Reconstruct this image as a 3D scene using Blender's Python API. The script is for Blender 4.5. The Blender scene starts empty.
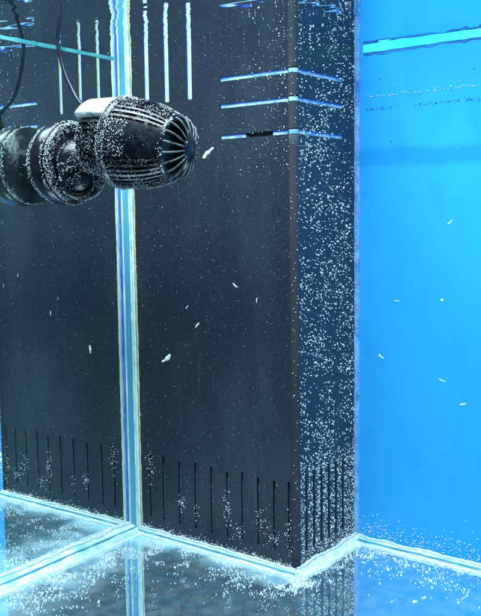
import bpy, bmesh, math, random
from mathutils import Vector, Matrix, noise
random.seed(7)
scene = bpy.context.scene
col = scene.collection

# ---------------------------------------------------------------- camera
F_PX, YAW, PITCH, ROLL = 874.13, 0.6517, 0.1055, -0.0126   # focal length in pixels of a 481 px wide picture
fwd = Vector((-math.sin(YAW)*math.cos(PITCH), math.cos(YAW)*math.cos(PITCH), -math.sin(PITCH)))
rt0 = Vector((math.cos(YAW), math.sin(YAW), 0)); up0 = rt0.cross(fwd)
rt = math.cos(ROLL)*rt0 + math.sin(ROLL)*up0
up = -math.sin(ROLL)*rt0 + math.cos(ROLL)*up0
cam_data = bpy.data.cameras.new('camera'); cam = bpy.data.objects.new('camera', cam_data); col.objects.link(cam)
m = Matrix.Identity(4)
for i, v in enumerate((rt, up, -fwd)):
    for j in range(3): m[j][i] = v[j]
cam.matrix_world = m
cam_data.sensor_fit = 'HORIZONTAL'; cam_data.sensor_width = 36; cam_data.lens = 36*F_PX/481
cam_data.clip_start = 0.01; cam_data.clip_end = 50
scene.camera = cam

# ---------------------------------------------------------------- world, lamp, exposure
world = bpy.data.worlds.new('World'); scene.world = world; world.use_nodes = True
bg = world.node_tree.nodes['Background']; bg.inputs[0].default_value = (0.30, 0.55, 0.75, 1); bg.inputs[1].default_value = 0.06
ld = bpy.data.lights.new('aquarium_lamp', 'AREA'); ld.shape = 'RECTANGLE'; ld.size = 0.75; ld.size_y = 0.22
ld.energy = 11; ld.color = (0.80, 0.95, 1.0)
lamp = bpy.data.objects.new('aquarium_lamp', ld); col.objects.link(lamp)
lamp.location = (-0.25, 0.36, 0.42)
scene.view_settings.view_transform = 'Standard'; scene.view_settings.look = 'None'
scene.view_settings.exposure = 0; scene.view_settings.gamma = 1
scene.cycles.max_bounces = 10; scene.cycles.glossy_bounces = 6; scene.cycles.transparent_max_bounces = 12

# ---------------------------------------------------------------- measures (metres; the camera is the origin)
H = 0.28                       # camera height over the tank floor
XG, YF, XS, YB, ZW = -0.5430, 0.5486, -0.3660, 0.6406, 0.1329   # side pane, box front, box side, back pane, waterline
Z1, Z2, Z3 = 0.1061, 0.0854, 0.0615
TILT = math.tan(math.radians(1.2))     # the side pane stands a little out of square
XR, YN = 0.22, 0.12            # how far the tank is built to the right and towards the viewer

# ---------------------------------------------------------------- helpers
def tag(o, label=None, cat=None, group=None, kind=None):
    for k, v in (('label', label), ('category', cat), ('group', group), ('kind', kind)):
        if v: o[k] = v
    return o
def mesh_obj(name, verts, faces, mat, parent=None, smooth=False):
    me = bpy.data.meshes.new(name); me.from_pydata([tuple(v) for v in verts], [], faces); me.update()
    me.materials.append(mat)
    if smooth:
        for p in me.polygons: p.use_smooth = True
    o = bpy.data.objects.new(name, me); col.objects.link(o); o.parent = parent
    return o
def empty(name, loc=(0, 0, 0)):
    o = bpy.data.objects.new(name, None); o.empty_display_size = 0.02; col.objects.link(o); o.location = loc
    return o
class MB:
    def __init__(s): s.v = []; s.f = []
    def add(s, v, f):
        n = len(s.v); s.v += [Vector(p) for p in v]; s.f += [tuple(i+n for i in q) for q in f]
    def box(s, a, b, M=None):
        x0, y0, z0 = a; x1, y1, z1 = b
        v = [Vector(p) for p in ((x0,y0,z0),(x1,y0,z0),(x1,y1,z0),(x0,y1,z0),(x0,y0,z1),(x1,y0,z1),(x1,y1,z1),(x0,y1,z1))]
        if M: v = [M @ p for p in v]
        s.add(v, [(0,3,2,1),(4,5,6,7),(0,1,5,4),(1,2,6,5),(2,3,7,6),(3,0,4,7)])
    def tube(s, pts, r, n=8, M=None, rj=0.0):
        pts = [Vector(p) for p in pts]
        if M: pts = [M @ p for p in pts]
        rings = []
        for i, p in enumerate(pts):
            t = (pts[min(i+1, len(pts)-1)] - pts[max(i-1, 0)]).normalized()
            a = t.cross(Vector((0.31, 0.17, 0.94))); a = a.normalized() if a.length > 0.05 else t.cross(Vector((1,0,0))).normalized()
            b = t.cross(a)
            rr = (r[i] if isinstance(r, (list, tuple)) else r) * (1 + rj*(random.random()-.5))
            rings.append([p + rr*(math.cos(2*math.pi*k/n)*a + math.sin(2*math.pi*k/n)*b) for k in range(n)])
        s.loft(rings)
    def loft(s, rings, caps=True):
        n = len(rings[0]); v = [p for r in rings for p in r]; f = []
        for i in range(len(rings)-1):
            for k in range(n):
                f.append((i*n+k, i*n+(k+1) % n, (i+1)*n+(k+1) % n, (i+1)*n+k))
        if caps: f.append(tuple(range(n))[::-1]); f.append(tuple((len(rings)-1)*n+k for k in range(n)))
        s.add(v, f)
    def lathe(s, prof, n=48, M=None, a0=0, a1=2*math.pi, caps=True):
        full = abs(a1-a0-2*math.pi) < 1e-6
        M = M or Matrix.Identity(4); m = n if full else n+1
        rings = [[M @ Vector((x, r*math.cos(a0+(a1-a0)*k/n), r*math.sin(a0+(a1-a0)*k/n))) for k in range(m)] for x, r in prof]
        if full: s.loft(rings, caps)
        else:
            v = [p for r in rings for p in r]; f = []
            for i in range(len(rings)-1):
                for k in range(m-1): f.append((i*m+k, i*m+k+1, (i+1)*m+k+1, (i+1)*m+k))
            s.add(v, f)
    def build(s, name, mat, parent=None, smooth=False): return mesh_obj(name, s.v, s.f, mat, parent, smooth)

ICO = None
def ico():
    global ICO
    if ICO is None:
        bm = bmesh.new(); bmesh.ops.create_icosphere(bm, subdivisions=1, radius=1)
        bm.verts.ensure_lookup_table()
        ICO = ([v.co.copy() for v in bm.verts], [tuple(v.index for v in f.verts) for f in bm.faces]); bm.free()
    return ICO
def blobs(name, pts, mat, parent, sq=None):
    mb = MB(); iv, iff = ico()
    for p, r in pts:
        r *= .80*(random.random()+.06)**-.22
        sx = [rr(.75, 1.25) for _ in range(3)]
        mb.add([Vector((p[0]+v.x*r*sx[0]*rr(.75, 1.2), p[1]+v.y*r*sx[1]*rr(.75, 1.2), p[2]+v.z*r*sx[2]*rr(.75, 1.2))) for v in iv], iff)
    return tag(mb.build(name, mat, parent, True), kind='stuff')

# ---------------------------------------------------------------- materials
def new_mat(name):
    mt = bpy.data.materials.new(name); mt.use_nodes = True; nt = mt.node_tree
    return mt, nt, nt.nodes['Principled BSDF'], nt.nodes['Material Output']
def ramp(nt, fac, stops):
    r = nt.nodes.new('ShaderNodeValToRGB'); el = r.color_ramp.elements
    while len(el) < len(stops): el.new(0.5)
    for e, (p, c) in zip(el, stops): e.position = p; e.color = (*c, 1) if len(c) == 3 else c
    nt.links.new(fac, r.inputs[0]); return r.outputs[0]
def tex(nt, scale, detail=4, stretch=(1, 1, 1), kind='ShaderNodeTexNoise'):
    tc = nt.nodes.new('ShaderNodeTexCoord'); mp = nt.nodes.new('ShaderNodeMapping'); mp.inputs['Scale'].default_value = stretch
    t = nt.nodes.new(kind); t.inputs['Scale'].default_value = scale
    if 'Detail' in t.inputs: t.inputs['Detail'].default_value = detail
    nt.links.new(tc.outputs['Object'], mp.inputs[0]); nt.links.new(mp.outputs[0], t.inputs['Vector'])
    return t
def bump(nt, fac, bsdf, strength=0.2, dist=0.001):
    b = nt.nodes.new('ShaderNodeBump'); b.inputs['Strength'].default_value = strength; b.inputs['Distance'].default_value = dist
    nt.links.new(fac, b.inputs['Height']); nt.links.new(b.outputs[0], bsdf.inputs['Normal']); return b
def plain(name, c0, c1, scale, rough, bstr=0.2, detail=5, stretch=(1, 1, 1), lo=.35, hi=.65, spec=.5):
    mt, nt, p, out = new_mat(name)
    t = tex(nt, scale, detail, stretch)
    nt.links.new(ramp(nt, t.outputs[0], [(lo, c0), (hi, c1)]), p.inputs['Base Color'])
    p.inputs['Roughness'].default_value = rough; p.inputs['Specular IOR Level'].default_value = spec
    if bstr: bump(nt, t.outputs[0], p, bstr)
    return mt

def mat_acryl():
    mt, nt, p, out = new_mat('black_acrylic')
    a = tex(nt, 7, 6); g = tex(nt, 900, 2); sc_ = tex(nt, 260, 2, (1, 1, .09)); fl = tex(nt, 30, 8, (1, 1, .35))
    base = ramp(nt, a.outputs[0], [(.25, (.015, .025, .043)), (.75, (.025, .038, .058))])
    def over(col_, fac, c):
        mx = nt.nodes.new('ShaderNodeMix'); mx.data_type = 'RGBA'; nt.links.new(fac, mx.inputs['Factor']); nt.links.new(col_, mx.inputs['A']); mx.inputs['B'].default_value = (*c, 1); return mx.outputs['Result']
    base = over(base, ramp(nt, fl.outputs[0], [(.50, (0,)*3), (.80, (.14,)*3)]), (.10, .14, .18))      # film of deposit
    base = over(base, ramp(nt, g.outputs[0], [(.60, (0,)*3), (.74, (.38,)*3)]), (.16, .22, .27))       # grain of dust
    base = over(base, ramp(nt, sc_.outputs[0], [(.68, (0,)*3), (.74, (.12,)*3)]), (.14, .20, .24))     # fine upright scratches
    nt.links.new(base, p.inputs['Base Color'])
    nt.links.new(ramp(nt, fl.outputs[0], [(.3, (.28,)*3), (.7, (.38,)*3)]), p.inputs['Roughness'])
    bump(nt, g.outputs[0], p, .06, .0005); p.inputs['Specular IOR Level'].default_value = .34
    return mt
M_ACRYL = mat_acryl()
M_SLOTLIGHT = plain('frosted_slot_edge', (.50, .74, .88), (.80, .93, .97), 140, .3, .3)  # pale colour stands in for light showing through the slots
M_SLOTLIGHTB = plain('blue_frosted_slot', (.10, .36, .66), (.55, .82, .94), 110, .3, .4, 5, (1, 1, 3))  # bluer fill for the level slots, their light put into the colour
M_BLUEFRINGE = plain('blue_cut_edge', (.05, .13, .70), (.10, .24, .85), 160, .3, .2)  # blue side of the dispersion fringe, painted as thin strips
M_CREAMFRINGE = plain('cream_cut_edge', (.70, .62, .30), (.85, .80, .52), 160, .3, .2)  # yellow side of the dispersion fringe, put into the colour
M_SIL = plain('pale_silicone', (.36, .72, .82), (.86, .97, .98), 60, .22, .5, 6)
M_SILB = plain('blue_silicone', (.05, .27, .42), (.14, .50, .62), 60, .2, .4, 6, (1, 1, .12))
M_SILW = plain('white_silicone_edge', (.55, .82, .88), (.93, .97, .97), 220, .3, .6, 4)
M_SILV = plain('violet_silicone', (.06, .24, .60), (.22, .52, .90), 90, .3, .5, 5)
M_TRIM = plain('grey_corner_glue', (.024, .036, .052), (.048, .058, .070), 26, .8, .2, 5, (1, 1, .25), spec=.12)
M_BUB = plain('bubble_white', (.50, .72, .86), (.96, .99, 1), 700, .15, 0, 2, lo=.32, hi=.58)
M_FLAKE = plain('white_flake', (.62, .74, .74), (.92, .95, .93), 400, .5, .4, 3)
M_PLAST = plain('black_plastic', (.003, .005, .009), (.022, .030, .048), 160, .26, .35, 8, lo=.4, hi=.75)
M_PLASTM = plain('scaled_black_plastic', (.003, .005, .010), (.06, .10, .16), 260, .28, .6, 8, lo=.56, hi=.84)
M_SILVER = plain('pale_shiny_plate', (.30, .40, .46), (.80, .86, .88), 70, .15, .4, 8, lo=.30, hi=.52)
M_GRILLE = plain('grey_green_grille', (.008, .012, .02), (.17, .24, .25), 200, .3, .2)
M_CABLE = plain('black_cable', (.006, .010, .030), (.016, .024, .05), 150, .3, .3)
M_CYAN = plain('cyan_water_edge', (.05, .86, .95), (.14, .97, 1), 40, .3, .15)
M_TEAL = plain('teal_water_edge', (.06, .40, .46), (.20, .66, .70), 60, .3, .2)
M_NAVY = plain('dark_blue_algae', (.010, .13, .50), (.02, .26, .74), 120, .5, .3)

def mat_blue():
    mt, nt, p, out = new_mat('blue_back_pane')
    t = tex(nt, 5, 8, (1, 1, .45))
    base0 = ramp(nt, t.outputs[0], [(.25, (.016, .355, .87)), (.75, (.040, .46, .97))])
    fs = tex(nt, 45, 9, (1, 1, .5)); m0 = nt.nodes.new('ShaderNodeMix'); m0.data_type = 'RGBA'
    nt.links.new(ramp(nt, fs.outputs[0], [(.52, (0,)*3), (.80, (.5,)*3)]), m0.inputs['Factor']); nt.links.new(base0, m0.inputs['A']); m0.inputs['B'].default_value = (.012, .30, .82, 1)
    base = m0.outputs['Result']
    tc = nt.nodes.new('ShaderNodeTexCoord'); sp = nt.nodes.new('ShaderNodeSeparateXYZ'); nt.links.new(tc.outputs['Object'], sp.inputs[0])
    # a faint darker stripe of film along the pane, with uneven edges
    n2 = tex(nt, 18, 2, (1, 1, .2)); ad = nt.nodes.new('ShaderNodeMath'); ad.operation = 'MULTIPLY_ADD'
    nt.links.new(n2.outputs[0], ad.inputs[0]); ad.inputs[1].default_value = .008; nt.links.new(sp.outputs['Z'], ad.inputs[2])
    mr = nt.nodes.new('ShaderNodeMapRange'); mr.inputs['From Min'].default_value = 0.02; mr.inputs['From Max'].default_value = 0.08
    nt.links.new(ad.outputs[0], mr.inputs['Value'])
    msk = ramp(nt, mr.outputs[0], [(.32, (0,)*3), (.40, (1,)*3), (.55, (1,)*3), (.63, (0,)*3)])
    mx = nt.nodes.new('ShaderNodeMix'); mx.data_type = 'RGBA'
    sc_ = nt.nodes.new('ShaderNodeMath'); sc_.operation = 'MULTIPLY'; sc_.inputs[1].default_value = .55
    nt.links.new(msk, sc_.inputs[0]); nt.links.new(sc_.outputs[0], mx.inputs['Factor'])
    nt.links.new(base, mx.inputs['A']); mx.inputs['B'].default_value = (.012, .27, .78, 1)
    nt.links.new(mx.outputs['Result'], p.inputs['Base Color']); p.inputs['Roughness'].default_value = .25
    p.inputs['Specular IOR Level'].default_value = .25
    return mt
M_BLUE = mat_blue()

def mirror_glass(name, tint, film_haze_c0, film_haze_c1, film_haze_lo, film_haze_hi, scale, fmin, fmax, rough=0.015, bstr=.02, seam_haze=False):
    """glass whose far side totally reflects, with a thin uneven film of deposit on it"""
    mt, nt, p, out = new_mat(name)
    gl = nt.nodes.new('ShaderNodeBsdfGlossy'); gl.inputs['Color'].default_value = (*tint, 1); gl.inputs['Roughness'].default_value = rough
    di = nt.nodes.new('ShaderNodeBsdfDiffuse')
    t = tex(nt, scale, 7); nt.links.new(ramp(nt, t.outputs[0], [(.35, film_haze_c0), (.65, film_haze_c1)]), di.inputs[0])
    t2 = tex(nt, scale*1.7, 5)
    mr = nt.nodes.new('ShaderNodeMapRange'); mr.inputs['From Min'].default_value = film_haze_lo; mr.inputs['From Max'].default_value = film_haze_hi
    mr.inputs['To Min'].default_value = fmin; mr.inputs['To Max'].default_value = fmax
    nt.links.new(t2.outputs[0], mr.inputs['Value'])
    fac = mr.outputs[0]
    if seam_haze:      # pale haze painted into the floor colour along the glue seams, broken by noise
        tc = nt.nodes.new('ShaderNodeTexCoord'); sp = nt.nodes.new('ShaderNodeSeparateXYZ'); nt.links.new(tc.outputs['Object'], sp.inputs[0])
        t4 = tex(nt, 38, 8); r4 = ramp(nt, t4.outputs[0], [(.30, (.15,)*3), (.62, (1,)*3)])
        acc = fac
        for axis, a, c, amt in (('Y', YF-.034, YF-.010, .62), ('X', XG+.075, XG+.014, .62)):
            q = nt.nodes.new('ShaderNodeMapRange'); q.inputs['From Min'].default_value = a; q.inputs['From Max'].default_value = c
            q.inputs['To Min'].default_value = 0; q.inputs['To Max'].default_value = amt; nt.links.new(sp.outputs[axis], q.inputs['Value'])
            if axis == 'Y':
                lim = nt.nodes.new('ShaderNodeMath'); lim.operation = 'LESS_THAN'; lim.inputs[1].default_value = XS+.004; nt.links.new(sp.outputs['X'], lim.inputs[0])
                lm = nt.nodes.new('ShaderNodeMath'); lm.operation = 'MULTIPLY'; nt.links.new(lim.outputs[0], lm.inputs[0]); nt.links.new(q.outputs[0], lm.inputs[1]); src = lm.outputs[0]
            else: src = q.outputs[0]
            ma = nt.nodes.new('ShaderNodeMath'); ma.operation = 'MULTIPLY_ADD'; ma.use_clamp = True
            nt.links.new(src, ma.inputs[0]); nt.links.new(r4, ma.inputs[1]); nt.links.new(acc, ma.inputs[2]); acc = ma.outputs[0]
        fac = acc
    mx = nt.nodes.new('ShaderNodeMixShader'); nt.links.new(fac, mx.inputs[0]); nt.links.new(gl.outputs[0], mx.inputs[1]); nt.links.new(di.outputs[0], mx.inputs[2])
    t3 = tex(nt, 25, 3); b = nt.nodes.new('ShaderNodeBump'); b.inputs['Strength'].default_value = bstr; b.inputs['Distance'].default_value = .001
    nt.links.new(t3.outputs[0], b.inputs['Height']); nt.links.new(b.outputs[0], gl.inputs['Normal'])
    nt.links.new(mx.outputs[0], out.inputs['Surface']); nt.nodes.remove(p)
    return mt
M_SIDEGLASS = mirror_glass('side_glass', (.86, .96, .95), (.10, .22, .24), (.16, .30, .32), .35, .7, 8, .02, .07)  # slight teal haze mixed into the pane's colour
M_FLOORGLASS = mirror_glass('floor_glass', (.80, .92, .97), (.34, .72, .95), (.62, .90, 1.0), .36, .66, 60, .07, .14, .010, .03, True)

def mat_water():
    mt, nt, p, out = new_mat('water_surface')
    fr = nt.nodes.new('ShaderNodeFresnel'); fr.inputs['IOR'].default_value = 1.33
    tr = nt.nodes.new('ShaderNodeBsdfTransparent'); tr.inputs[0].default_value = (.95, .99, 1, 1)
    gl = nt.nodes.new('ShaderNodeBsdfGlossy'); gl.inputs['Roughness'].default_value = 0.0; gl.inputs['Color'].default_value = (.95, 1, 1, 1)
    mx = nt.nodes.new('ShaderNodeMixShader'); nt.links.new(fr.outputs[0], mx.inputs[0]); nt.links.new(tr.outputs[0], mx.inputs[1]); nt.links.new(gl.outputs[0], mx.inputs[2])
    t = tex(nt, 22, 2, (1, 1.6, 1)); b = nt.nodes.new('ShaderNodeBump'); b.inputs['Strength'].default_value = .16; b.inputs['Distance'].default_value = .004
    nt.links.new(t.outputs[0], b.inputs['Height']); nt.links.new(b.outputs[0], gl.inputs['Normal'])
    nt.links.new(mx.outputs[0], out.inputs['Surface']); nt.nodes.remove(p)
    return mt
M_WATER = mat_water()

# ---------------------------------------------------------------- the tank
tank = empty('aquarium_tank', (0, 0, -H))
tag(tank, 'glass aquarium with bright blue back pane, mirror-like side pane and silicone seams', 'aquarium')
def in_tank(o): o.parent = tank; o.matrix_parent_inverse = Matrix.Translation((0, 0, H)); return o
b = MB(); b.box((XG-.006, YN, -H-.012), (XR, YB, -H)); in_tank(b.build('bottom_pane', M_FLOORGLASS))
def xg(y): return XG+(YF-y)*TILT
b = MB(); b.loft([[Vector((xg(y), y, z)) for y, z in ((YN, q), (YB+.010, q))] + [Vector((xg(y)-.010, y, q)) for y in (YB+.010, YN)] for q in (-H-.0125, ZW+.045)]); in_tank(b.build('side_pane', M_SIDEGLASS))
b = MB(); b.box((XG, YB, -H-.012), (XR, YB+.010, ZW+.045)); in_tank(b.build('back_pane', M_BLUE))

# water: one rippled sheet whose underside reflects what is below it
b = MB(); b.add([(XG, YN, ZW), (XR, YN, ZW), (XR, YB, ZW), (XG, YB, ZW)], [(0, 1, 2, 3)])
tag(b.build('water', M_WATER), kind='structure')

def wob(p, s=60, k=1.0): return noise.noise(Vector(p)*s)*k
def fillet(name, A, B, n1, n2, l1, l2, parent, mat, edge_mats, er=0.0007, steps=70, jit=.25, concave=.30, inset=0.0004, ridges=()):
    """silicone bead in the corner line A-B: leg l1 along n1, leg l2 along n2"""
    A, B, n1, n2 = map(Vector, (A, B, n1, n2)); rings = []; e1 = []; e2 = []
    for i in range(steps+1):
        P = A.lerp(B, i/steps)
        a = l1*(1+jit*wob(P+n1*9.1)+jit*.5*wob(P+n1*3.3, 260)); c = l2*(1+jit*wob(P+n2*7.7)+jit*.5*wob(P+n2*5.3, 260))
        q = []
        for k in range(7):
            t = k/6; w = 1-concave*4*t*(1-t)*.5
            q.append(P + n1*(a*(1-t)*w+inset) + n2*(c*t*w+inset))
        rings.append([P - (n1+n2)*0.001] + q); e1.append(q[0]); e2.append(q[-1])
    m = MB(); m.loft(rings); o = in_tank(m.build(name, mat, None, True)) if parent is tank else m.build(name, mat, parent, True)
    for t, em, r in ridges:
        w = 1-concave*2*t*(1-t); m = MB(); pp = []
        for i in range(steps+1):
            P = A.lerp(B, i/steps); g = t+.012*wob(P, 25)
            pp.append(P + n1*(l1*(1-g)*w+inset) + n2*(l2*g*w+inset))
        m.tube(pp, [r*(1+.35*wob(p, 90)) for p in pp], 6); m.build('ridge', em, o, True)
    for pts, em in zip((e1, e2), edge_mats):
        if em is None: continue
        m = MB(); m.tube(pts, [er*(1+.5*wob(p, 300)+.3*random.random()) for p in pts], 6)
        e = m.build('seam_edge', em, o, True)
        if o.parent is tank: e.matrix_parent_inverse = Matrix.Identity(4)
    return o
X, Y, Z = (1, 0, 0), (0, 1, 0), (0, 0, 1); NY = (0, -1, 0); NX = (-1, 0, 0)
fillet('silicone_seam', (xg(YN), YN, -H), (XG, YF, -H), X, Z, .0135, .0070, tank, M_SIL, (M_SILW, M_SILW), .0013, 220, .3, ridges=((.5, M_SILB, .0010),))
fillet('silicone_seam', (XG, YF, -H), (XS, YF, -H), NY, Z, .0075, .0035, tank, M_SIL, (M_SILW, M_SILW), .0010, 130, .35, ridges=((.45, M_SILB, .0010),))
fillet('silicone_seam', (XS, YF, -H), (XS, YB, -H), X, Z, .0085, .005, tank, M_SILW, (M_SILW, M_SILW), .0012, 90, .4)
fillet('silicone_seam', (XS, YB, -H), (XR, YB, -H), NY, Z, .0085, .0040, tank, M_SIL, (M_SILW, M_SILW), .0011, 240, .35, ridges=((.45, M_SILB, .0011),))
fillet('silicone_seam', (XG, YF, -H), (XG, YF, ZW+.03), X, NY, .0105, .007, tank, M_SILB, (M_CREAMFRINGE, M_BLUEFRINGE), .00055, 160, .05, ridges=((.14, M_SILW, .0013), (.30, M_SIL, .0010), (.86, M_SIL, .0009)))  # cream and blue edges paint a dispersion fringe along this seam
fillet('silicone_seam', (XS, YB, -H), (XS, YB, ZW+.03), X, NY, .0022, .0034, tank, M_SILV, (M_SILV, M_SILV), .0005, 120, .2)

# waterline along the panes: bright meniscus, with a ragged dark line of algae under it on the back pane
def strip(name, A, B, n, z0, z1, thick, mat, amp=0.0, steps=120, sc=70):
    A, B, n = map(Vector, (A, B, n)); rings = []
    for i in range(steps+1):
        P = A.lerp(B, i/steps); lo = z0 + amp*(wob(P, sc)+.5*wob(P, sc*4)); hi = z1
        rings.append([P+Vector((0, 0, lo)), P+n*thick+Vector((0, 0, lo+.0003)), P+n*thick+Vector((0, 0, hi)), P+Vector((0, 0, hi))])
    m = MB(); m.loft(rings); return in_tank(m.build(name, mat))
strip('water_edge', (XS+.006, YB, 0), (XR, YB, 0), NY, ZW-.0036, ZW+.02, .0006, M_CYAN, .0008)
strip('algae_line', (XS+.006, YB, 0), (XR, YB, 0), NY, ZW-.0056, ZW-.003, .0002, M_NAVY, .0030)
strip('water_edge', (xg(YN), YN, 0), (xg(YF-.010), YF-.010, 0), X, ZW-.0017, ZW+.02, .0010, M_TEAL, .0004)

# ---------------------------------------------------------------- overflow box
ov = empty('overflow_box', (XS, YF, -H))
tag(ov, 'black acrylic overflow box with bright slots at top and comb teeth at bottom', 'overflow box')
def in_ov(o): o.parent = ov; o.matrix_parent_inverse = Matrix.Translation((-XS, -YF, H)); return o
def panel(name, org, du, n, u0, u1, z0, z1, holes, mat, depth=.003, thick=.006):
    """upright plate with recessed slots; org + u*du + z, outward normal n"""
    us = sorted({u0, u1, *[h[0] for h in holes], *[h[1] for h in holes]}); zs = sorted({z0, z1, *[h[2] for h in holes], *[h[3] for h in holes]})
    us = [u for u in us if u0 <= u <= u1]; zs = [z for z in zs if z0 <= z <= z1]
    org, du, n = map(Vector, (org, du, n)); P = lambda u, z, d: org + du*u + Vector((0, 0, z)) - n*d
    def dep(i, j):
        if i < 0 or j < 0 or i >= len(us)-1 or j >= len(zs)-1: return thick
        u = (us[i]+us[i+1])/2; z = (zs[j]+zs[j+1])/2
        return depth if any(h[0] < u < h[1] and h[2] < z < h[3] for h in holes) else 0.0
    mb = MB()
    for i in range(len(us)-1):
        for j in range(len(zs)-1):
            d = dep(i, j); a, c, e, g = us[i], us[i+1], zs[j], zs[j+1]
            mb.add([P(a, e, d), P(c, e, d), P(c, g, d), P(a, g, d)], [(0, 1, 2, 3)])
            for (ii, jj, q1, q2) in ((i-1, j, (a, e), (a, g)), (i+1, j, (c, g), (c, e)), (i, j-1, (c, e), (a, e)), (i, j+1, (a, g), (c, g))):
                d2 = dep(ii, jj)
                if d2 > d+1e-9: mb.add([P(*q1, d), P(*q2, d), P(*q2, d2), P(*q1, d2)], [(0, 1, 2, 3)])
    mb.add([P(u0, z0, thick), P(u0, z1, thick), P(u1, z1, thick), P(u1, z0, thick)], [(0, 1, 2, 3)])
    return in_ov(mb.build(name, mat))
TOP = ZW+.03; SH = .0017
vs = [-.5145, -.4922, -.4675]                     # vertical slots, open at the top
hz = [Z1, Z2, Z3]
teeth = [-.5208, -.5054, -.4869, -.4689, -.4515, -.4346, -.4191, -.4031, -.3874, -.3732]
TW = .0011
fh = [(x-.0024, x+.0024, .0935, TOP) for x in vs] + [(-.4360, XS-.0002, z-SH, z+SH) for z in hz] + [(x-TW, x+TW, -.264, -.2080+.0012*math.sin(i*2.3)) for i, x in enumerate(teeth)]
panel('front_panel', (0, YF, 0), X, NY, XG, XS-.0002, -H, TOP, fh, M_ACRYL)
steeth = [.562+.0112*i for i in range(6)]
sh = [(YF+.0002, .6186, z-SH, z+SH) for z in hz] + [(y-TW, y+TW, -.264, -.203) for y in steeth]
panel('side_panel', (XS, 0, 0), Y, X, YF+.0002, YB, -H, TOP, sh, M_ACRYL)

def bar(name, a, b_, mat, parent): mb = MB(); mb.box(a, b_); return mb.build(name, mat, parent)
def slot_light_box(a, b_, mat=M_SLOTLIGHT): mb = MB(); mb.box(a, b_); return in_ov(mb.build('slot', mat))
for x in vs:                                     # edge strips paint the lit left wall and colour fringes of each cut; the floor of the cut stays deep
    s = slot_light_box((x-.0015, YF+.0022, .0938), (x+.0017, YF+.0029, TOP), M_SLOTLIGHT)
    bar('cut_edge', (x-.0023, YF+.0002, .0938), (x-.0017, YF+.0028, TOP), M_BLUEFRINGE, s)
    bar('cut_edge', (x-.0017, YF+.0004, .0938), (x-.0013, YF+.0027, TOP), M_SILW, s)  # white strip paints the light on the left wall
    bar('cut_edge', (x+.0018, YF+.0013, .0938), (x+.0023, YF+.0028, TOP), M_CREAMFRINGE, s)
for i, z in enumerate(hz):
    spans = [(-.4357, XS-.0005)] if i < 2 else [(-.4357, -.4120), (-.3860, XS-.0005)]
    for a, c in spans:
        s = slot_light_box((a, YF+.0007, z-SH+.0001), (c, YF+.0029, z+SH-.0012), M_SLOTLIGHTB)
        bar('cut_edge', (a, YF+.0005, z+SH-.0011), (c, YF+.0028, z+SH-.0001), M_BLUEFRINGE, s)  # blue strip paints the colour fringe along the slot
    s = slot_light_box((XS-.0029, YF+.0006, z-SH+.0001), (XS-.0007, .6183, z+SH-.0012), M_SLOTLIGHTB)
    bar('cut_edge', (XS-.0028, YF+.0006, z+SH-.0011), (XS-.0005, .6183, z+SH-.0001), M_BLUEFRINGE, s)
for z in hz:
    mb = MB(); mb.lathe([(z-SH+.0001, 0), (z-SH+.0001, .0037), (z+SH-.0002, .0037), (z+SH-.0002, 0)], 20, Matrix.Translation((XS-.0026, YF+.0026, 0)) @ Matrix.Rotation(math.radians(-90), 4, 'Y')); in_ov(mb.build('slot', M_SLOTLIGHTB))
# thin pale left lips of the teeth
for x in teeth:
    mb = MB(); mb.box((x+TW-.0002, YF-.0004, -.262), (x+TW+.0003, YF+.0006, -.214)); in_ov(mb.build('slot_lip', plain('slot_lip', (.015, .04, .05), (.08, .15, .17), 300, .3) if x == teeth[0] else bpy.data.materials['slot_lip']))
# glue bead down the outer corner, broken by the slots
cuts = [-H+.006, Z3-SH-.0004, Z3+SH+.0004, Z2-SH-.0004, Z2+SH+.0004, Z1-SH-.0004, Z1+SH+.0004, TOP]
for a, c in zip(cuts[::2], cuts[1::2]):
    pts = [(XS-.0026, YF+.0026, a+(c-a)*k/40) for k in range(41)]
    mb = MB(); mb.tube(pts, [.00380*(1+.02*wob(p, 40)) for p in pts], 14); in_ov(mb.build('corner_bead', M_TRIM, None, True))

# ---------------------------------------------------------------- bubbles and specks
def rr(a, b_): return random.uniform(a, b_)
pts = []
while len(pts) < 3300:
    y, z = rr(YF+.002, YB-.003), rr(-H+.004, ZW)
    keep = .5 + .7*noise.noise(Vector((y*40, z*25, 3.1)))
    if z < -.196: keep = 0 if min(abs(y-q) for q in steeth) < .0020 else .8
    if z > .09: keep *= .7
    if random.random() < keep: pts.append(((XS+.0002, y, z), rr(.00028, .00074)))
for _ in range(1500):
    y, z = rr(YF+.002, YB-.003), -H+.004+.085*random.random()**1.3
    if -.264 < z < -.203 and min(abs(y-q) for q in steeth) < .0020: continue      # none over the open slots
    pts.append(((XS+.0003, y, z), rr(.0002, .0006)))
in_ov(blobs('bubbles', pts, M_BUB, None))
pts = []
for _ in range(1100):                                 # sparse specks on the front
    pts.append(((rr(XG+.01, XS), YF-.0001, rr(-.27, ZW)), rr(.00008, .00026)))
for _ in range(260):                                 # near the upper corner
    x = XS-abs(random.gauss(0, .028)); z = rr(.03, ZW)
    if x > XG+.02: pts.append(((x, YF-.0002, z), rr(.00016, .00042)))
for cx, cz, n, sx, sz in ((-.520, -.222, 46, .004, .012), (-.484, -.245, 40, .004, .006), (-.468, -.250, 10, .004, .004), (-.4345, -.240, 62, .004, .011), (-.425, -.258, 36, .008, .005),
                          (-.400, -.244, 40, .007, .008), (-.388, -.256, 40, .008, .006), (-.373, -.250, 60, .004, .012)):
    for _ in range(n): pts.append(((cx+random.gauss(0, sx*.6), YF-.0002, max(-.275, cz+random.gauss(0, sz*.7))), rr(.0002, .00052)))
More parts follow.
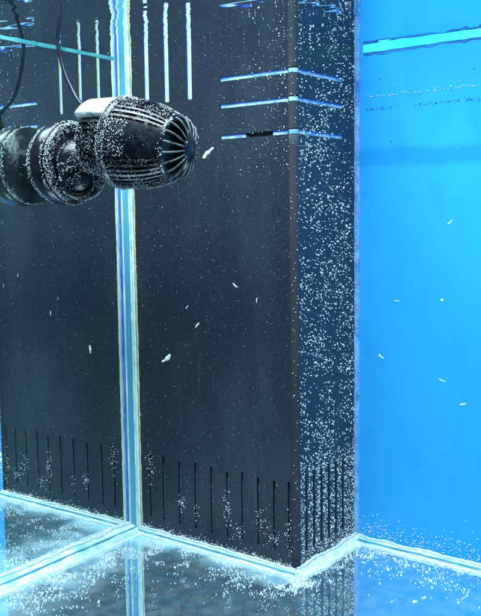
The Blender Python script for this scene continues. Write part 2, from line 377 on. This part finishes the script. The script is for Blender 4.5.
for _ in range(130):                                  # along the vertical seam
    pts.append(((XG+.0112+random.gauss(0, .0007), YF-.0003, rr(-.26, .09)), rr(.0002, .0004)))
for _ in range(110):                                  # on the glued outer corner
    z = rr(-.26, ZW); a = rr(-.2, math.pi/2+.2)
    pts.append(((XS-.0026+.0039*math.cos(a), YF+.0026-.0039*math.sin(a), z), rr(.0002, .0005)))
in_ov(blobs('bubbles', pts, M_BUB, None))

pts = []
def floor_pts(n, fn, r0=.0003, r1=.0008):
    for _ in range(n):
        x, y = fn(); 
        if XG+.001 < x < XR and YN < y < YB and noise.noise(Vector((x*70, y*70, 1.7))) + .35*(random.random()-.5) > -.02: pts.append(((x, y, -H+.0002), rr(r0, r1)))
floor_pts(1300, lambda: (rr(XS, -.15), YB-.008-abs(random.gauss(0, .030))))
floor_pts(2400, lambda: (rr(XG+.03, XS+.02), YF-.006-abs(random.gauss(0, .022))), .0002, .0006)
floor_pts(1300, lambda: (XS+abs(random.gauss(0, .012)), rr(YF-.03, YB)))
floor_pts(2800, lambda: (XG+.012+abs(random.gauss(0, .03)), rr(.38, YF-.03)), .0002, .0006)
floor_pts(300, lambda: (rr(XG, XR), rr(.35, YB)), .0002, .0005)
for _ in range(900):                                  # crust on the edges of the floor seams
    x = rr(XG+.01, XS); pts.append(((x, YF-.0003, -H+.0035+abs(random.gauss(0, .0022))), rr(.0002, .0005)))
    y = rr(.36, YF); pts.append(((xg(y)+.0003, y, -H+.007+random.gauss(0, .0012)), rr(.0002, .0006)))
    x = rr(XG+.01, XS); pts.append(((x, YF-.0075+random.gauss(0, .0012), -H+.0006), rr(.0002, .0006)))
    x = rr(XS, -.15); pts.append(((x, YB-.0090+random.gauss(0, .0014), -H+.0006), rr(.0002, .0006)))
    y = rr(.36, YF); pts.append(((xg(y)+.0140+random.gauss(0, .0014), y, -H+.0006), rr(.0002, .0007)))
for _ in range(600): pts.append(((rr(XS, -.15), YB-.0002, -H+.006+abs(random.gauss(0, .008))), rr(.0003, .0006)))
in_tank(blobs('bubbles', pts, M_BUB, None))
pts = []
for _ in range(520):                                  # line of salt specks under the waterline, on the back pane
    x = rr(XS+.008, XR); pts.append(((x, YB-.0002, .0945+random.gauss(0, .0007)+.001*wob((x, 0, 0), 30)), rr(.0002, .00050)))
for _ in range(40): pts.append(((rr(XS+.008, XR), YB-.0002, rr(-.2, .12)), rr(.0002, .0005)))
for _ in range(420):
    pts.append(((XS+rr(-.0002, .0035), YB-.0030+rr(-.002, .002), rr(-.27, .12)), rr(.0002, .00042)))
in_tank(blobs('salt_specks', pts, M_BUB, None))
pts = []
for _ in range(620):
    x = rr(XS+.010, XR)
    if wob((x, 2, 0), 45) > -.25: pts.append(((x, YB-.0001, .0845+random.gauss(0, .0008)+.001*wob((x, 0, 0), 30)), rr(.0002, .00055)))
for _ in range(60): pts.append(((rr(XS+.008, XR), YB-.0001, rr(.05, .12)), rr(.0003, .0007)))
in_tank(blobs('algae_specks', pts, M_NAVY, None))

# ---------------------------------------------------------------- powerhead pump on its magnet mount
KY, KZ = 0.4592, 0.0412
pump = empty('powerhead_pump', (XG+.0018, KY, KZ))
tag(pump, 'black ribbed egg-shaped circulation pump on a round magnet mount, speckled with bubbles', 'pump')
def ell(mb, c, r, n=20, mm=12, M=None):
    rings = []
    for i in range(mm+1):
        t = math.pi*(i+.02)/(mm+.04); rings.append([(M or Matrix.Identity(4)) @ Vector((c[0]-r[0]*math.cos(t), c[1]+r[1]*math.sin(t)*math.cos(2*math.pi*k/n), c[2]+r[2]*math.sin(t)*math.sin(2*math.pi*k/n))) for k in range(n)])
    mb.loft(rings)
bub = []
def surf_bub(n, prof, M, r0=.0003, r1=.0007, ang=None, dens=None):
    """bubbles clinging to a surface of revolution"""
    for _ in range(n):
        i = random.randrange(len(prof)-1); t = random.random()
        x = prof[i][0]*(1-t)+prof[i+1][0]*t; r = prof[i][1]*(1-t)+prof[i+1][1]*t
        a = rr(0, 2*math.pi) if ang is None else rr(*ang)
        p = M @ Vector((x, r*math.cos(a), r*math.sin(a)))
        if noise.noise(p*90+Vector((5, 1, 2))) + .35*random.random() > (dens if dens is not None else -.05): bub.append((p, rr(r0, r1)))
I4 = Matrix.Identity(4)
# mount: suction ring, magnet plate, collar
FOOT = [(.0003, 0), (.0003, .0120), (.0012, .0128), (.0095, .0095), (.0140, .0150), (.0143, 0)]
mb = MB(); mb.lathe(FOOT, 48); mb.build('suction_foot', M_PLASTM, pump, True); surf_bub(160, FOOT[1:5], I4, .0003, .0006)
prof = [(.0003, .0), (.0003, .0300), (.003, .0306), (.0044, .0300), (.0050, .0280)]
prof = [(x+.0140, r) for x, r in prof]
mb = MB(); mb.lathe(prof, 64); mb.build('suction_ring', M_PLASTM, pump, True); surf_bub(700, prof[1:4], I4, .0002, .0005, dens=-.3)
prof = [(.0050, .0), (.0050, .0280), (.0056, .0312), (.0070, .0318), (.0165, .0318), (.0182, .0310), (.0186, .0285), (.0186, 0)]
prof = [(x+.0140, r) for x, r in prof]
mb = MB(); mb.lathe(prof, 64); mb.build('magnet_plate', M_PLAST, pump, True); surf_bub(360, prof[4:6], I4, .0002, .0005, dens=-.3)
prof = [(.0186, 0), (.0186, .0285), (.0194, .0302), (.0212, .0300), (.0222, .0282), (.0228, .0235), (.0232, 0)]
prof = [(x+.0140, r) for x, r in prof]
mb = MB(); mb.lathe(prof, 64); mb.build('mount_collar', M_PLASTM, pump, True); surf_bub(2600, prof[1:6], I4, .00014, .00042)
# elbow with its ball joint
mb = MB(); ell(mb, (.0440, -.002, -.005), (.0165, .021, .0235), 28, 16); mb.tube([(.040, 0, .002), (.052, .002, .008), (.064, .002, .010)], [.017, .016, .014], 18)
elb = mb.build('ball_joint', M_PLASTM, pump, True)
for _ in range(4000):
    a, t = rr(0, 2*math.pi), rr(0, math.pi); q = Vector((.0440-.0167*math.cos(t), -.002+.0212*math.sin(t)*math.cos(a), -.005+.0237*math.sin(t)*math.sin(a)))
    if noise.noise(q*110) + .3*random.random() > .02: bub.append((q, rr(.00014, .00042)))
JM = Matrix.Translation((.0500, -.0130, -.0145)) @ Matrix.Rotation(math.radians(-32), 4, 'Z') @ Matrix.Rotation(math.radians(10), 4, 'Y')
mb = MB(); mb.lathe([(-.006, .0), (-.006, .0125), (.0035, .0125), (.0045, .0115), (.0045, .0092), (.0010, .0085), (.0010, 0)], 32, JM); mb.build('joint_cup', M_PLASTM, elb, True)
surf_bub(260, [(-.006, .0127), (.0035, .0127), (.0045, .0115), (.0012, .0080), (.0012, .002)], JM, .0002, .0005)

# pump body: local frame, x along the axis, origin at the middle ring
PM = Matrix.Translation((.0880, .001, .0118)) @ Matrix.Rotation(math.radians(9), 4, 'Z') @ Matrix.Rotation(math.radians(7.5), 4, 'Y')
CAMANG = math.atan2(-.02, -1)          # the way the viewer looks onto the body (about -y)
rear = [(-.0290, .0), (-.0290, .0215), (-.0275, .0240), (-.0150, .0266), (-.0020, .0285)]
core = [(x, r-.0022 if r > .01 else r) for x, r in rear]
mb = MB(); mb.lathe(core, 48, PM); mot = mb.build('motor_housing', M_PLAST, pump, True)
def rib_band(name, prof, n, width, a0, a1, mat, parent, skip=None, high=.0024):
    mb = MB(); cnt = max(1, round(n*(a1-a0)/(2*math.pi)))
    for k in range(cnt):
        a = a0+(a1-a0)*(k+.5)/cnt
        if skip and skip(a): continue
        ca, sa = math.cos(a), math.sin(a); rings = []
        for x, r in prof:
            q = []
            for dw, dr in ((-1, -high), (1, -high), (.8, 0), (-.8, 0)):
                w = width*dw*.5*(.35+.65*r/prof[0][1] if prof[0][1] > prof[-1][1] else 1)
                q.append(PM @ Vector((x, (r+dr)*ca - w*sa, (r+dr)*sa + w*ca)))
            rings.append(q)
        mb.loft(rings)
    return mb.build(name, mat, parent)
rib_band('housing_ribs', rear[1:], 30, .0030, 0, 2*math.pi, M_PLASTM, mot)
surf_bub(3200, rear[1:], PM, .00012, .00036)
# middle ring
prof = [(-.0030, .0280), (-.0030, .0318), (-.0018, .0332), (.0022, .0334), (.0036, .0324), (.0036, .0280)]
mb = MB(); mb.lathe(prof, 72, PM); mb.build('middle_ring', M_PLAST, pump, True); surf_bub(2000, prof[1:5], PM, .00012, .00038, dens=-.2)
# front cage
def egg(x):                      # radius along the cage
    t = min(1, max(0, x/.056)); return .0322*math.sqrt(max(0, 1-(t*.95)**2.3))
fx = [.0036+(.044-.0036)*i/10 for i in range(11)]
fprof = [(x, egg(x)) for x in fx]
mb = MB(); mb.lathe([(x, r-.0032) for x, r in fprof], 48, PM, caps=False); cage = mb.build('front_cage', M_PLAST, pump, True)
S0, S1 = math.pi-.10-.42, math.pi-.10+.42        # smooth shield facing the viewer
mb = MB(); mb.lathe([(x, r+.0003) for x, r in fprof], 14, PM, S0, S1); mb.build('smooth_shield', M_PLAST, cage, True)
rib_band('cage_ribs', fprof, 46, .0024, S1+.02, S0-.02+2*math.pi, M_PLASTM, cage)
surf_bub(4200, fprof, PM, .00012, .00034); surf_bub(320, fprof[:5], PM, .0003, .0006, (S0, S1))
# nose: rim, deep outlet, slats, cross spokes, hub knob
rN = egg(.044)
prof = [(.0420, rN-.004), (.0420, rN+.0008), (.0445, rN+.0008), (.0456, rN-.0004), (.0456, rN-.0030), (.0400, rN-.0040)]
mb = MB(); mb.lathe(prof, 48, PM, caps=False); nose = mb.build('outlet_rim', M_PLAST, pump, True); surf_bub(220, prof[1:4], PM, .0003, .0005)
mb = MB(); mb.lathe([(.0370, 0), (.0360, .008), (.0330, rN-.004)], 32, PM, caps=False); mb.build('outlet_back', M_PLAST, nose)
for k in range(18):
    a = .17+2*math.pi*k/18; mb = MB(); q = []
    for t in range(8):
        u = t/7; r = (rN-.0008)*math.cos(u*1.25); q.append((.0448+.0105*math.sin(u*1.25), r*math.cos(a), r*math.sin(a)))
    mb.tube(q, [.0009-.0003*t/7 for t in range(8)], 6, PM); mb.build('outlet_rib', M_GRILLE, nose, True)
mb = MB(); mb.lathe([(.0525, 0), (.0525, .0072), (.0538, .0080), (.0555, .0072), (.0568, .0040), (.0572, 0)], 28, PM); mb.build('end_cap', M_PLAST, nose, True)
# pale plate on the shoulder of the housing
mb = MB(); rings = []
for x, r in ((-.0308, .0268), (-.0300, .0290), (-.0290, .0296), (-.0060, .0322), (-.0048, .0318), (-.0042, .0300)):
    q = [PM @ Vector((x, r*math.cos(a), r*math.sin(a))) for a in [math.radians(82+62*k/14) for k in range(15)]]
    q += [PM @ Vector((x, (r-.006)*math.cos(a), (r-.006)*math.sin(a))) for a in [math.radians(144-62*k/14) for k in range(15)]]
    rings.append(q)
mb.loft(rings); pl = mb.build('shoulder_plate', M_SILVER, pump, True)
surf_bub(60, [(-.030, .0292), (-.005, .0322)], PM, .0003, .0005, (math.radians(120), math.radians(146)), -.3)
# cable
kp = [(.0500, -.004, .0405), (.0450, -.003, .0440), (.0350, 0, .0530), (.0260, 0, .0680), (.0205, 0, .0860), (.0175, 0, .1060), (.0165, 0, .1230), (.0165, 0, .1500)]
sm = []
for i in range(len(kp)-1):
    p0, p1, p2, p3 = [Vector(kp[min(max(j, 0), len(kp)-1)]) for j in (i-1, i, i+1, i+2)]
    for s in range(8):
        t = s/8; sm.append(.5*((2*p1)+(p2-p0)*t+(2*p0-5*p1+4*p2-p3)*t*t+(3*p1-p0-3*p2+p3)*t**3))
sm.append(Vector(kp[-1]))
mb = MB(); mb.tube(sm, .0016, 10); cb = mb.build('cable', M_CABLE, pump, True)
mb = MB(); mb.tube([sm[0]-Vector((.002, 0, .010)), sm[0], sm[3]], [.0042, .0038, .0024], 12); mb.build('cable_boot', M_PLAST, cb, True)
blobs('bubbles', bub, M_BUB, pump)

# ---------------------------------------------------------------- flakes drifting in the water
def unproject(x, y, axis, v):
    w = fwd + rt*((x-240.5)/F_PX) - up*((y-308)/F_PX); return w*(v/w[axis])
def flake(px, py, axis, v, length, ang, label, wide=.28):
    P = unproject(px, py, axis, v); mb = MB(); n = 9; iv, iff = ico(); random.seed(int(px*13+py))
    d = rt*math.cos(ang)+up*math.sin(ang); e = -rt*math.sin(ang)+up*math.cos(ang); rings = []
    for i in range(n):
        t = i/(n-1); w = length*wide*(.45+.55*math.sin(math.pi*t))*rr(.5, 1.15)*.5
        c = P + d*(length*(t-.5)) + e*(length*.10*math.sin(t*3.0+px)) + fwd*rr(-.0003, .0003)
        rings.append([c+e*w+fwd*w*.2, c-fwd*w*.5, c-e*w*.9, c+fwd*w*.6])
    mb.loft(rings); o = mb.build('flake', M_FLAKE)
    for vtx in o.data.vertices: vtx.co -= P
    o.location = P; tag(o, label, 'flake', 'white flakes drifting in the water'); return o
flake(208.5, 153, 1, .50, .0105, 1.0, 'bright white curled flake drifting just right of the pump nose', .34)
flake(167, 357, 1, YF-.0015, .0120, .65, 'ragged white flake right of the vertical seam, level with mid wall', .30)
flake(197, 325, 1, YF-.010, .0050, 1.15, 'small white sliver in front of the black panel, between seam and corner')
flake(187, 307, 1, YF-.010, .0034, .7, 'tiny white fleck just above the small sliver before the black panel')
flake(235, 285, 1, YF-.012, .0050, -.6, 'short slanting white fleck before the middle of the black panel')
flake(257, 300, 1, YF-.012, .0040, 1.3, 'dim upright fleck near the outer corner of the black panel', .2)
flake(450, 222, 1, YB-.02, 0.0045, .55, 'thin white sliver highest of those before the blue back pane')
flake(442, 300, 1, YB-.02, 0.0024, .1, 'round white dot before the blue back pane', .8)
flake(397, 301, 1, YB-.02, 0.0043, .1, 'faint flat sliver before the blue pane, left of the white dot', .2)
flake(381, 356, 1, YB-.02, 0.0056, -.9, 'bold slanting white flake nearest the violet seam on the blue pane', .3)
flake(442, 380, 1, YB-.02, 0.0058, -.2, 'long faint flat sliver low before the blue pane', .2)
flake(463, 404, 1, YB-.02, 0.0050, -.1, 'white flat flake lowest before the blue pane, near right edge', .35)
flake(415, 586+16, 1, .54, .0035, .2, 'round white crumb on the floor below the blue pane', .8)
